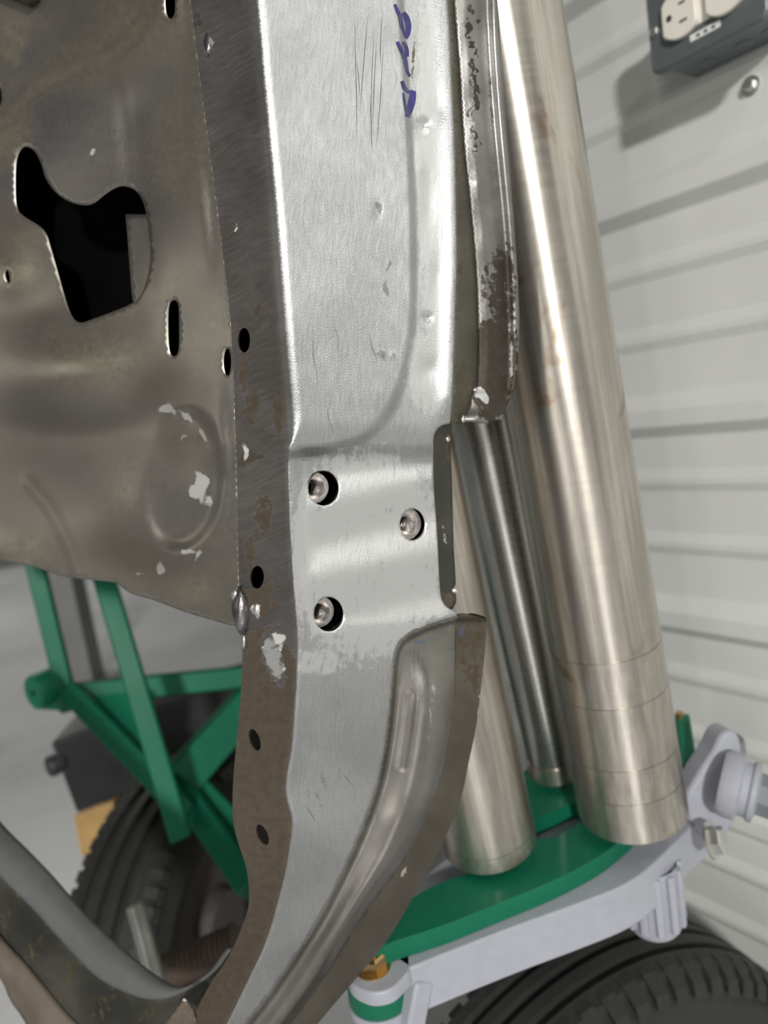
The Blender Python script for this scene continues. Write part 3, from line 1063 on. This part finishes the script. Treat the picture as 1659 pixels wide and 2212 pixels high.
# arch rail, lower left
def rail(name, ca, cb, za, zb, bow, mat, lab, n=60, m=9, thick=.0015):
    A, B = resample(cr(ca, 10), 8), resample(cr(cb, 10), 8)
    ia = np.linspace(0, 1, n)
    f = lambda Q: np.stack([np.interp(ia, np.linspace(0, 1, len(Q)), Q[:, k]) for k in (0, 1)], 1)
    A, B = f(A), f(B)
    vs, uvs, fs, mkk = [], [], [], []
    for i in range(n):
        for j in range(m):
            t = j / (m - 1)
            q = A[i] * (1 - t) + B[i] * t
            za_ = np.interp(ia[i], [0, 1], za)
            zb_ = np.interp(ia[i], [0, 1], zb)
            vs.append(P(q[0], q[1], za_ * (1 - t) + zb_ * t - bow * math.sin(math.pi * t)))
            uvs.append((q[0] / 1000, -q[1] / 1000))
            mkk.append((.5 * (.5 + .5 * math.sin(q[0] / 17. + q[1] / 31.)), 0, 0))
    for i in range(n - 1):
        for j in range(m - 1):
            fs.append((i * m + j, i * m + j + 1, (i + 1) * m + j + 1, (i + 1) * m + j))
    o = mesh(name, vs, fs, mat, car, uv=uvs, mask=np.array(mkk))
    solid(o, thick, 0)
    tag(o, lab)
    return o


C1 = [(-330, 1380), (-80, 1670), (0, 1776), (55, 1832), (112, 1891), (187, 1977), (262, 2048), (312, 2090), (350, 2118), (390, 2136), (425, 2128), (455, 2100), (490, 2050)]
C2 = [(-330, 1500), (-80, 1800), (0, 1891), (75, 1966), (149, 2048), (209, 2108), (262, 2138), (318, 2157), (374, 2152), (430, 2118), (470, 2090), (500, 2050)]
C3 = [(-330, 1610), (-80, 1920), (0, 2022), (56, 2082), (120, 2160), (160, 2205), (240, 2270), (330, 2290), (400, 2230), (440, 2170), (480, 2105), (505, 2060)]
C4 = [(-330, 1690), (-80, 2010), (0, 2108), (24, 2160), (52, 2200), (100, 2290), (160, 2330), (300, 2350), (380, 2280), (440, 2190), (490, 2120), (510, 2070)]
rail('arch_lip', C1, C2, (.60, .415), (.56, .41), .004, M['arch'], 'grey primed lip of the curved arch rail')
rail('arch_channel', C2, C3, (.562, .411), (.552, .412), -.008, M['archdk'], 'black and olive stained channel of the arch rail')
M['edge'] = plain('brown arch edge', srgb(104, 94, 84), .6, .2, .1, 80, .15)
rail('arch_edge', C3, C4, (.55, .412), (.53, .414), .003, M['edge'], 'brown steel outer edge of the arch rail')

# ------------------------------------------------------------------ steel tubes
def tube(label, bpx, tpx, zb, zt, dia, mat, rings=(), bands=()):
    b, t = PZ(*bpx, -.3165 + .004 + dia * .09), P(*tpx, zt)
    ax = (t - b) / np.linalg.norm(t - b)
    t = b + ax * (np.linalg.norm(t - b) + .25)
    root = empty('steel_tube', b, label, 'tube', None)
    L = np.linalg.norm(t - b)
    r = dia / 2
    prof = [(r - .002, .0), (r, .0004)]
    for s in rings:
        prof += [(r, s - .0003), (r - .0006, s - .0002), (r - .0006, s + .0002), (r, s + .0003)]
    prof += [(r, k * L / 6) for k in range(1, 7) if k * L / 6 > (max(rings) if rings else 0) + .002]
    prof += [(r - .002, L), (r - .002, .0)]
    lathe('tube_wall', prof, b, ax, mat, root, 64)
    for s0, s1, m2 in bands:
        lathe('end_ring', [(r, s0), (r + .0012, s0 + .0004), (r + .0012, s1), (r, s1)], b, ax, m2, root, 48)
    return root, b, ax


tube('thickest bare steel tube leaning behind the car body, with a rust stain', (1366, 1748), (1064, 0), .534, .405, .0752, M['tubeA'], (.03, .055, .10, .132))
tube('slimmest steel tube, standing between the two thicker tubes', (1199, 1665), (1030, 880), .598, .50, .0405, M['tubeB'], (), ((.002, .016, M['tubeA']),))
tube('short looking steel tube half hidden behind the lower channel of the car body', (1056, 1812), (862, 942), .520, .425, .066, M['tubeA'], (.012,))

# ------------------------------------------------------------------ grey arm and green bracket
ZA = -.33
arm = empty('suspension_arm', PZ(1200, 1960, ZA), 'light grey painted suspension arm under the green bracket, with bolts and a bushing end', 'suspension arm')


def zpoly(pts, z, n=6, closed=True, smooth=True):
    c = cr(pts, n, True) if smooth else np.array(pts, float)
    return [PZ(x, y, z) for x, y in c]


front = [(884, 2092), (1000, 2046), (1120, 2000), (1240, 1957), (1345, 1915), (1410, 1870), (1480, 1802), (1545, 1735), (1590, 1660), (1604, 1620)]
rear = [(1565, 1588), (1520, 1630), (1485, 1680), (1500, 1725), (1508, 1752), (1470, 1745), (1405, 1700), (1300, 1672), (1200, 1664), (1120, 1700), (1040, 1790), (930, 1880), (860, 1950), (840, 2010), (852, 2070)]
eye = [(748, 2100), (758, 2124), (784, 2140), (812, 2145), (846, 2136), (871, 2113), (886, 2090), (880, 2040), (840, 2012), (790, 2030), (756, 2070)]
body_poly = cr(front, 5).tolist() + cr(rear, 5).tolist()
extrude('arm_body', [PZ(x, y, ZA) for x, y in body_poly], (0, 0, -.032), M['grey'], arm, .0015)
# shaded web sunk on top is the real top face; rim along the front edge
rim = cr([(884, 2092), (1000, 2046), (1120, 2000), (1240, 1957), (1345, 1915), (1410, 1870), (1480, 1802)], 5)
# cup below the arm, with ribs
cupc = PZ(1400, 1858, ZA - .012)
cup = lathe('bushing_cup', [(.019, 0), (.019, -.048), (.0165, -.052), (.0155, -.052), (.013, -.048), (.013, 0)], cupc, (0, 0, 1), M['grey'], arm, 40)
for k in range(6):
    q = -2.75 + k * .52
    v = np.array([math.cos(q), math.sin(q), 0])
    bar('cup_rib', cupc + v * .0195 + np.array([0, 0, -.001]), cupc + v * .0195 + np.array([0, 0, -.045]), .0055, .006, M['grey'], arm, up=v, bev=.0012)
# bushing end at the right
bc = P(1596, 1700, .505)
bax = P(1700, 1735, .49) - bc
bax /= np.linalg.norm(bax)
lug = cr([(1478, 1735), (1505, 1680), (1540, 1625), (1556, 1592), (1577, 1580), (1597, 1592), (1604, 1630), (1600, 1690), (1592, 1765), (1566, 1806), (1530, 1815), (1500, 1790)], 5, True)
extrude('arm_lug', [P(x, y, .520) for x, y in lug], Fv * .024, M['grey'], arm, .003)
lathe('bushing_collar', [(.006, -.012), (.021, -.012), (.0235, -.008), (.0235, .0), (.019, .002), (.019, .006), (.021, .008), (.021, .011), (.014, .013)], bc, bax, M['grey'], arm, 40)
lathe('bushing_pin', [(.004, .012), (.0155, .012), (.0155, .07), (.004, .07)], bc, bax, M['greydk'], arm, 8, smooth=False)
tip = P(1572, 1610, .575)
lathe('bolt_boss', [(.004, .006), (.012, .006), (.013, .003), (.013, -.03), (.004, -.03)], tip, (0, 0, 1), M['greydk'], arm, 28)
hexbolt('bolt', tip + np.array([0, 0, .007]), (-.1, -.25, 1), .006, .005, M['zinc'], arm)
hexbolt('bolt', P(1540, 1815, .500), (.75, -.6, .3), .0095, .008, M['zinc'], arm)
nb = PZ(806, 2085, ZA + .001)
hexbolt('nut', nb, (0, 0, 1), .0085, .008, M['brass'], arm)
lathe('stud', [(.004, 0), (.004, .014), (.003, .0155), (.0002, .0155)], nb, (0, 0, 1), M['brass'], arm, 16)
# eye ring hanging below the left end, around the green bush
extrude('arm_eye', [PZ(x, y, ZA) for x, y in cr(eye, 5, True)], (0, 0, -.0095), M['grey'], arm, .0012)
ec = PZ(814, 2086, ZA - .0096)
lathe('lower_bush', [(.008, 0), (.0205, 0), (.0205, -.0195), (.008, -.0195)], ec, (0, 0, 1), M['green'], arm, 40)
lathe('eye_ring', [(.008, -.0196), (.0215, -.0196), (.0215, -.026), (.008, -.026)], ec, (0, 0, 1), M['grey'], arm, 40)
bar('lower_strut', PZ(908, 2110, ZA - .012), PZ(878, 2262, ZA - .05), .012, .014, M['grey'], arm)

ZG = -.3165
gb = empty('green_bracket', PZ(1150, 1900, ZG), 'green painted plate bracket with an oval hole, lying on the grey arm', 'bracket')
gout = cr([(800, 2052), (850, 2034), (960, 1998), (1080, 1950), (1190, 1905), (1285, 1856), (1340, 1815), (1364, 1790), (1355, 1768), (1322, 1748), (1292, 1722), (1272, 1700), (1225, 1665), (1175, 1650), (1130, 1668), (1118, 1720), (1135, 1780), (1140, 1825), (1060, 1868), (940, 1912), (860, 1960), (790, 2010)], 5, True)
hole = cr([(1158, 1772), (1195, 1752), (1240, 1735), (1256, 1752), (1250, 1776), (1215, 1800), (1172, 1812), (1150, 1800)], 5, True)
extrude('bracket_plate', [PZ(x, y, ZG) for x, y in gout], (0, 0, -.0128), M['green'], gb, .0022, holes=[[PZ(x, y, ZG) for x, y in hole]])
rimv = resample(cr([(800, 2052), (850, 2034), (960, 1998), (1080, 1950), (1190, 1905), (1285, 1856), (1340, 1815), (1364, 1790)], 6), 12)


def sweep(name, pts3, r, mat, parent, n=10):
    p = np.array(pts3)
    t = np.gradient(p, axis=0)
    t /= np.linalg.norm(t, axis=1)[:, None]
    vs, fs = [], []
    for i in range(len(p)):
        a = np.cross(t[i], (0, 0, 1))
        a /= np.linalg.norm(a) + 1e-9
        b = np.cross(a, t[i])
        for k in range(n):
            q = 2 * math.pi * k / n
            vs.append(p[i] + r * (math.cos(q) * a + math.sin(q) * b))
    for i in range(len(p) - 1):
        for k in range(n):
            fs.append((i * n + k, i * n + (k + 1) % n, (i + 1) * n + (k + 1) % n, (i + 1) * n + k))
    fs += [tuple(range(n)), tuple(range((len(p) - 1) * n, len(p) * n))]
    return fixnormals(mesh(name, vs, fs, mat, parent, angle=40, uv=[(0, 0)] * len(vs)))


# upright stop of the bracket behind the thick tube
bar('stop_tab', PZ(1492, 1690, ZG), PZ(1478, 1600, ZG + .0) + np.array([0, 0, .012]), .012, .03, M['green'], gb)
lathe('stop_pin', [(.0035, 0), (.0035, .02), (.0005, .02)], PZ(1474, 1610, ZG) + np.array([0, 0, .01]), (0, 0, 1), M['brass'], gb, 16)

# ------------------------------------------------------------------ wheels
def wheel(label, C, a, R, wd, name='wheel'):
    root = empty(name, C, label, 'wheel', None)
    a = np.array(a, float)
    a /= np.linalg.norm(a)
    h = wd / 2
    prof = [(R * .62, -h * .9), (R * .72, -h * 1.12), (R * .82, -h * 1.2), (R * .91, -h * 1.12), (R - .013, -h * .98), (R - .005, -h * .88)]
    for g in (-.45, 0, .45):
        prof += [(R - .0015 * abs(g) - .0004, h * (g - .12)), (R - .007, h * (g - .09)), (R - .007, h * (g + .09)), (R - .0015 * abs(g) - .0004, h * (g + .12))]
    prof += [(R - .005, h * .88), (R - .013, h * .98), (R - .016, h * 1.02), (R - .02, h * 1.04), (R - .022, h * 1.08), (R * .82, h * 1.2), (R * .80, h * 1.22), (R * .785, h * 1.2), (R * .72, h * 1.14), (R * .62, h * .9)]
    ty = lathe('tyre', prof, C, a, M['rubber'], root, 96, angle=28)
    lathe('rim', [(R * .63, h * .92), (R * .60, h * .86), (R * .56, h * .3), (R * .2, h * .2), (R * .18, h * .6), (.002, h * .6)], C, a, M['rim'], root, 48)
    lathe('rim', [(R * .63, -h * .92), (R * .60, -h * .86), (R * .56, -h * .3), (R * .2, -h * .2), (.002, -h * .2)], C, a, M['rim'], root, 48)
    ax = Vector(a)
    t = np.array(ax.orthogonal().normalized())
    b = np.cross(a, t)
    blocks = []
    NB = 70
    for side in (-1, 1):
        for k in range(NB):
            q = 2 * math.pi * (k + (.5 if side > 0 else 0)) / NB
            rad = math.cos(q) * t + math.sin(q) * b
            tan = -math.sin(q) * t + math.cos(q) * b
            c = C + rad * (R - .0075) + a * side * h * .92
            o = math.pi * 2 * R / NB * .30
            blocks.append((c, rad, tan, a * side, o))
    vs, fs = [], []
    for c, rad, tan, s, o in blocks:
        k = len(vs)
        for u in (-1, 1):
            for (vr, vs_) in ((-.012, .012), (.0055, -.012), (.0045, -.004), (-.004, .009), (-.014, .0135)):
                vs.append(c + tan * u * o + rad * vr + s * vs_)
        fs += [(k + 0, k + 1, k + 2, k + 3, k + 4), (k + 9, k + 8, k + 7, k + 6, k + 5)]
        for i in range(5):
            fs.append((k + i, k + (i + 1) % 5, k + 5 + (i + 1) % 5, k + 5 + i))
    o = mesh('shoulder_blocks', vs, fs, M['rubber'], root, smooth=False)
    fixnormals(o)
    tag(o, kind='stuff')
    return root


a1 = np.array([.42341654, -.90593511, 0])
wheel('black rubber tyre standing by the grey ribbed wall under the grey arm', np.array([.11383822, .46708881, -.6767]) - a1 * .035, a1, .2335, .085)
wheel('black treaded tyre in the shade behind the arch rail, below the dark case', np.array([-.335, .93, -.6767]), (.94, -.34, 0), .2335, .115)

# ------------------------------------------------------------------ outlet box on the wall
hc = -.0115 + PW[2]
sc0 = -.038


def wbox(name, s0, s1, h0, h1, o0, o1, mat, parent, bev=.001, seg=3):
    q = [W(s0, h0, o0), W(s1, h0, o0), W(s1, h1, o0), W(s0, h1, o0)]
    o = extrude(name, q, NW * (o1 - o0), mat, parent, bev)
    o.modifiers['bevel'].segments = seg
    return o


def rrect(s0, s1, h0, h1, r, off, n=6):
    pts = []
    for cx, cy, a0 in ((s1 - r, h1 - r, 0), (s0 + r, h1 - r, 90), (s0 + r, h0 + r, 180), (s1 - r, h0 + r, 270)):
        for k in range(n + 1):
            q = math.radians(a0 + 90 * k / n)
            pts.append(W(cx + r * math.cos(q), cy + r * math.sin(q), off))
    return pts


ob = empty('outlet_box', W(sc0, hc, 0), 'grey metal outlet box with an ivory duplex receptacle on the ribbed wall', 'outlet')
extrude('box_body', rrect(sc0 - .042, sc0 + .042, hc - .0285, hc + .0285, .006, 0), NW * .049, M['box'], ob, .001)
extrude('cover_plate', rrect(sc0 - .0465, sc0 + .0465, hc - .0325, hc + .0325, .007, .049), NW * .009, M['box'], ob, .0025)
rec = extrude('duplex_receptacle', rrect(sc0 - .034, sc0 + .034, hc - .013, hc + .013, .006, .055), NW * .0035, M['ivory'], ob, .0006)
for kk, sx in enumerate((.0173, -.0173)):
    cs = sc0 + sx
    pts = []
    for q in np.linspace(0, 2 * np.pi, 40, endpoint=False):
        ss, hh_ = .0172 * math.cos(q), .0172 * math.sin(q)
        pts.append(W(cs + max(-.0135, min(.0135, ss)), hc + hh_, .058))
    face_o = extrude('receptacle_face', pts, NW * .005, M['ivory'], rec if False else ob, .0008)
    for (ds, dh, ws, wh) in ((-.0035, .0064, .0055, .0018), (-.0035, -.0064, .0065, .0018)):
        wbox('slot', cs + ds - ws / 2, cs + ds + ws / 2, hc + dh - wh / 2, hc + dh + wh / 2, .0628, .0632, M['slot'], ob, .0002, 1)
    lathe('ground_hole', [(.0024, 0), (.0024, .0003), (.0001, .0003)], W(cs + .0075, hc, .0629), NW, M['slot'], ob, 16)
for sx in (.0405, -.0405):
    hexbolt('cover_screw', W(sc0 + sx, hc - .001, .058), NW, .0038, .0025, M['zinc'], ob)
wbox('label_sticker', sc0 - .012, sc0 + .012, hc - .0225, hc - .0175, .058, .0583, M['sticker'], ob, .0001, 1)
for k in range(3):
    wbox('label_mark', sc0 - .008 + k * .006, sc0 - .005 + k * .006, hc - .0212, hc - .0190, .0583, .0584, M['box'], ob, .00002, 1)
for ds in (.018, -.012, -.033):
    lathe('knockout', [(.0075, 0), (.0075, .0006), (.006, .0009), (.001, .0009)], W(sc0 + ds, hc - .0285, .022), (0, 0, -1), M['box'], ob, 24)

ws = empty('wall_screw', W(-.0426, PW[2] - .0644, 0), 'silver hex head screw in the ribbed wall below the outlet box', 'screw')
lathe('screw_washer', [(.0075, 0), (.0075, .0012), (.003, .0018)], W(-.0426, PW[2] - .0644, 0), NW, M['zinc'], ws, 24)
lathe('screw_head', [(.0046, .001), (.0046, .0055), (.0038, .0065), (.0002, .0065)], W(-.0426, PW[2] - .0644, 0), NW, M['zinc'], ws, 6, smooth=False)

# ------------------------------------------------------------------ green frame on the left
gf = empty('green_chassis', P(390, 1690, .92), 'green painted tubular steel chassis seen through the opening under the car body', 'chassis')
G = M['green']


def strut(p0, p1, z0, z1, wpx, name='strut', ht=None):
    wd = wpx * (z0 + z1) / 2 / FPX
    return bar(name, P(*p0, z0), P(*p1, z1), wd, ht or wd, G, gf, up=(.3, -1, .2), bev=.0025)


strut((60, 1150), (152, 1535), .96, .95, 36)
strut((205, 1180), (392, 1810), .84, .80, 44)
strut((140, 1500), (560, 1458), .97, 1.0, 44)
strut((150, 1490), (410, 1760), .95, .86, 44)
strut((560, 1490), (385, 1690), 1.0, .90, 74)
strut((385, 1690), (545, 1920), .90, .80, 52, 'lower_rail')
extrude('gusset_plate', [P(160, 1490, .965), P(320, 1478, .975), P(330, 1500, .96), P(300, 1615, .915), P(240, 1570, .935)], Fv * .006, G, gf, .001)
extrude('rail_web', [P(392, 1700, .905), P(420, 1660, .915), P(545, 1790, .86), P(545, 1905, .84), P(520, 1890, .84)], Fv * .006, G, gf, .001)
lathe('end_plug', [(.004, 0), (.022, 0), (.024, -.004), (.024, -.028), (.004, -.028)], P(72, 1498, .93), (-.6, -.8, 0), G, gf, 28)
bar('cross_tube', P(80, 1500, .945), P(160, 1505, .955), .030, .030, G, gf)
hexbolt('bolt', P(344, 1710, .845), (-.4, -1, .3), .008, .006, G, gf)

# ------------------------------------------------------------------ small things beyond the opening
def pbox(name, pts, down, mat, label, cat, bev=.004):
    c = np.mean([np.array(p) for p in pts], 0) + np.array(down)
    root = empty(name, c, label, cat)
    return root


case = empty('equipment_case', P(210, 1670, 1.08), 'dark grey plastic case behind the green frame', 'case')
extrude('case_body', [P(108, 1605, 1.05), P(290, 1538, 1.12), P(570, 1470, 1.25), P(570, 1700, 1.25), P(300, 1705, 1.12), P(165, 1758, 1.05)], Fv * .12 + np.array([0, 0, .02]), M['black'], case, .004)
lathe('case_knob', [(.002, 0), (.014, 0), (.016, -.004), (.016, -.02), (.002, -.02)], P(104, 1658, 1.05), (-.7, -.7, 0), M['black'], case, 20)
bl = empty('wood_block', P(205, 1790, 1.10), 'pale raw wood block under the dark case', 'wood block')
extrude('block_body', [P(158, 1765, 1.07), P(245, 1730, 1.10), P(245, 1850, 1.10), P(175, 1850, 1.07)], Fv * .08, M['wood'], bl, .002)
st = empty('threaded_stud', P(312, 2020, .62), 'silver threaded stud standing behind the arch rail', 'stud')
p0, p1 = P(340, 2130, .60), P(292, 1955, .62)
ax = p1 - p0
L = np.linalg.norm(ax)
prof = [(.006, 0)]
for k in range(int(L / .003)):
    prof += [(.0085, k * .003 + .0012), (.0072, k * .003 + .0028)]
prof += [(.0075, L), (.002, L + .0008)]
lathe('stud_thread', prof, p0, ax, M['zinc'], st, 24, angle=60)
hz = empty('ribbed_boot', P(425, 2070, .66), 'brown ribbed rubber boot low behind the side flange', 'boot')
p0, p1 = P(360, 2100, .66), P(520, 2030, .66)
ax = p1 - p0
L = np.linalg.norm(ax)
prof = [(.004, 0)]
for k in range(14):
    prof += [(.0165, (k + .3) * L / 14), (.0135, (k + .85) * L / 14)]
prof += [(.004, L)]
lathe('boot_body', prof, p0, ax, M['hose'], hz, 28, angle=60)
cl = empty('steel_column', (-1.30, 2.72, FLOOR), 'grey steel column far behind the green frame', 'column')
extrude('column_shaft', [(-1.36, 2.72, FLOOR + .01), (-1.24, 2.72, FLOOR + .01), (-1.24, 2.84, FLOOR + .01), (-1.36, 2.84, FLOOR + .01)], (0, 0, CEIL - FLOOR - .01), M['column'], cl, .004)
extrude('base_plate', [(-1.42, 2.66, FLOOR), (-1.18, 2.66, FLOOR), (-1.18, 2.9, FLOOR), (-1.42, 2.9, FLOOR)], (0, 0, .012), M['column'], cl, .002)
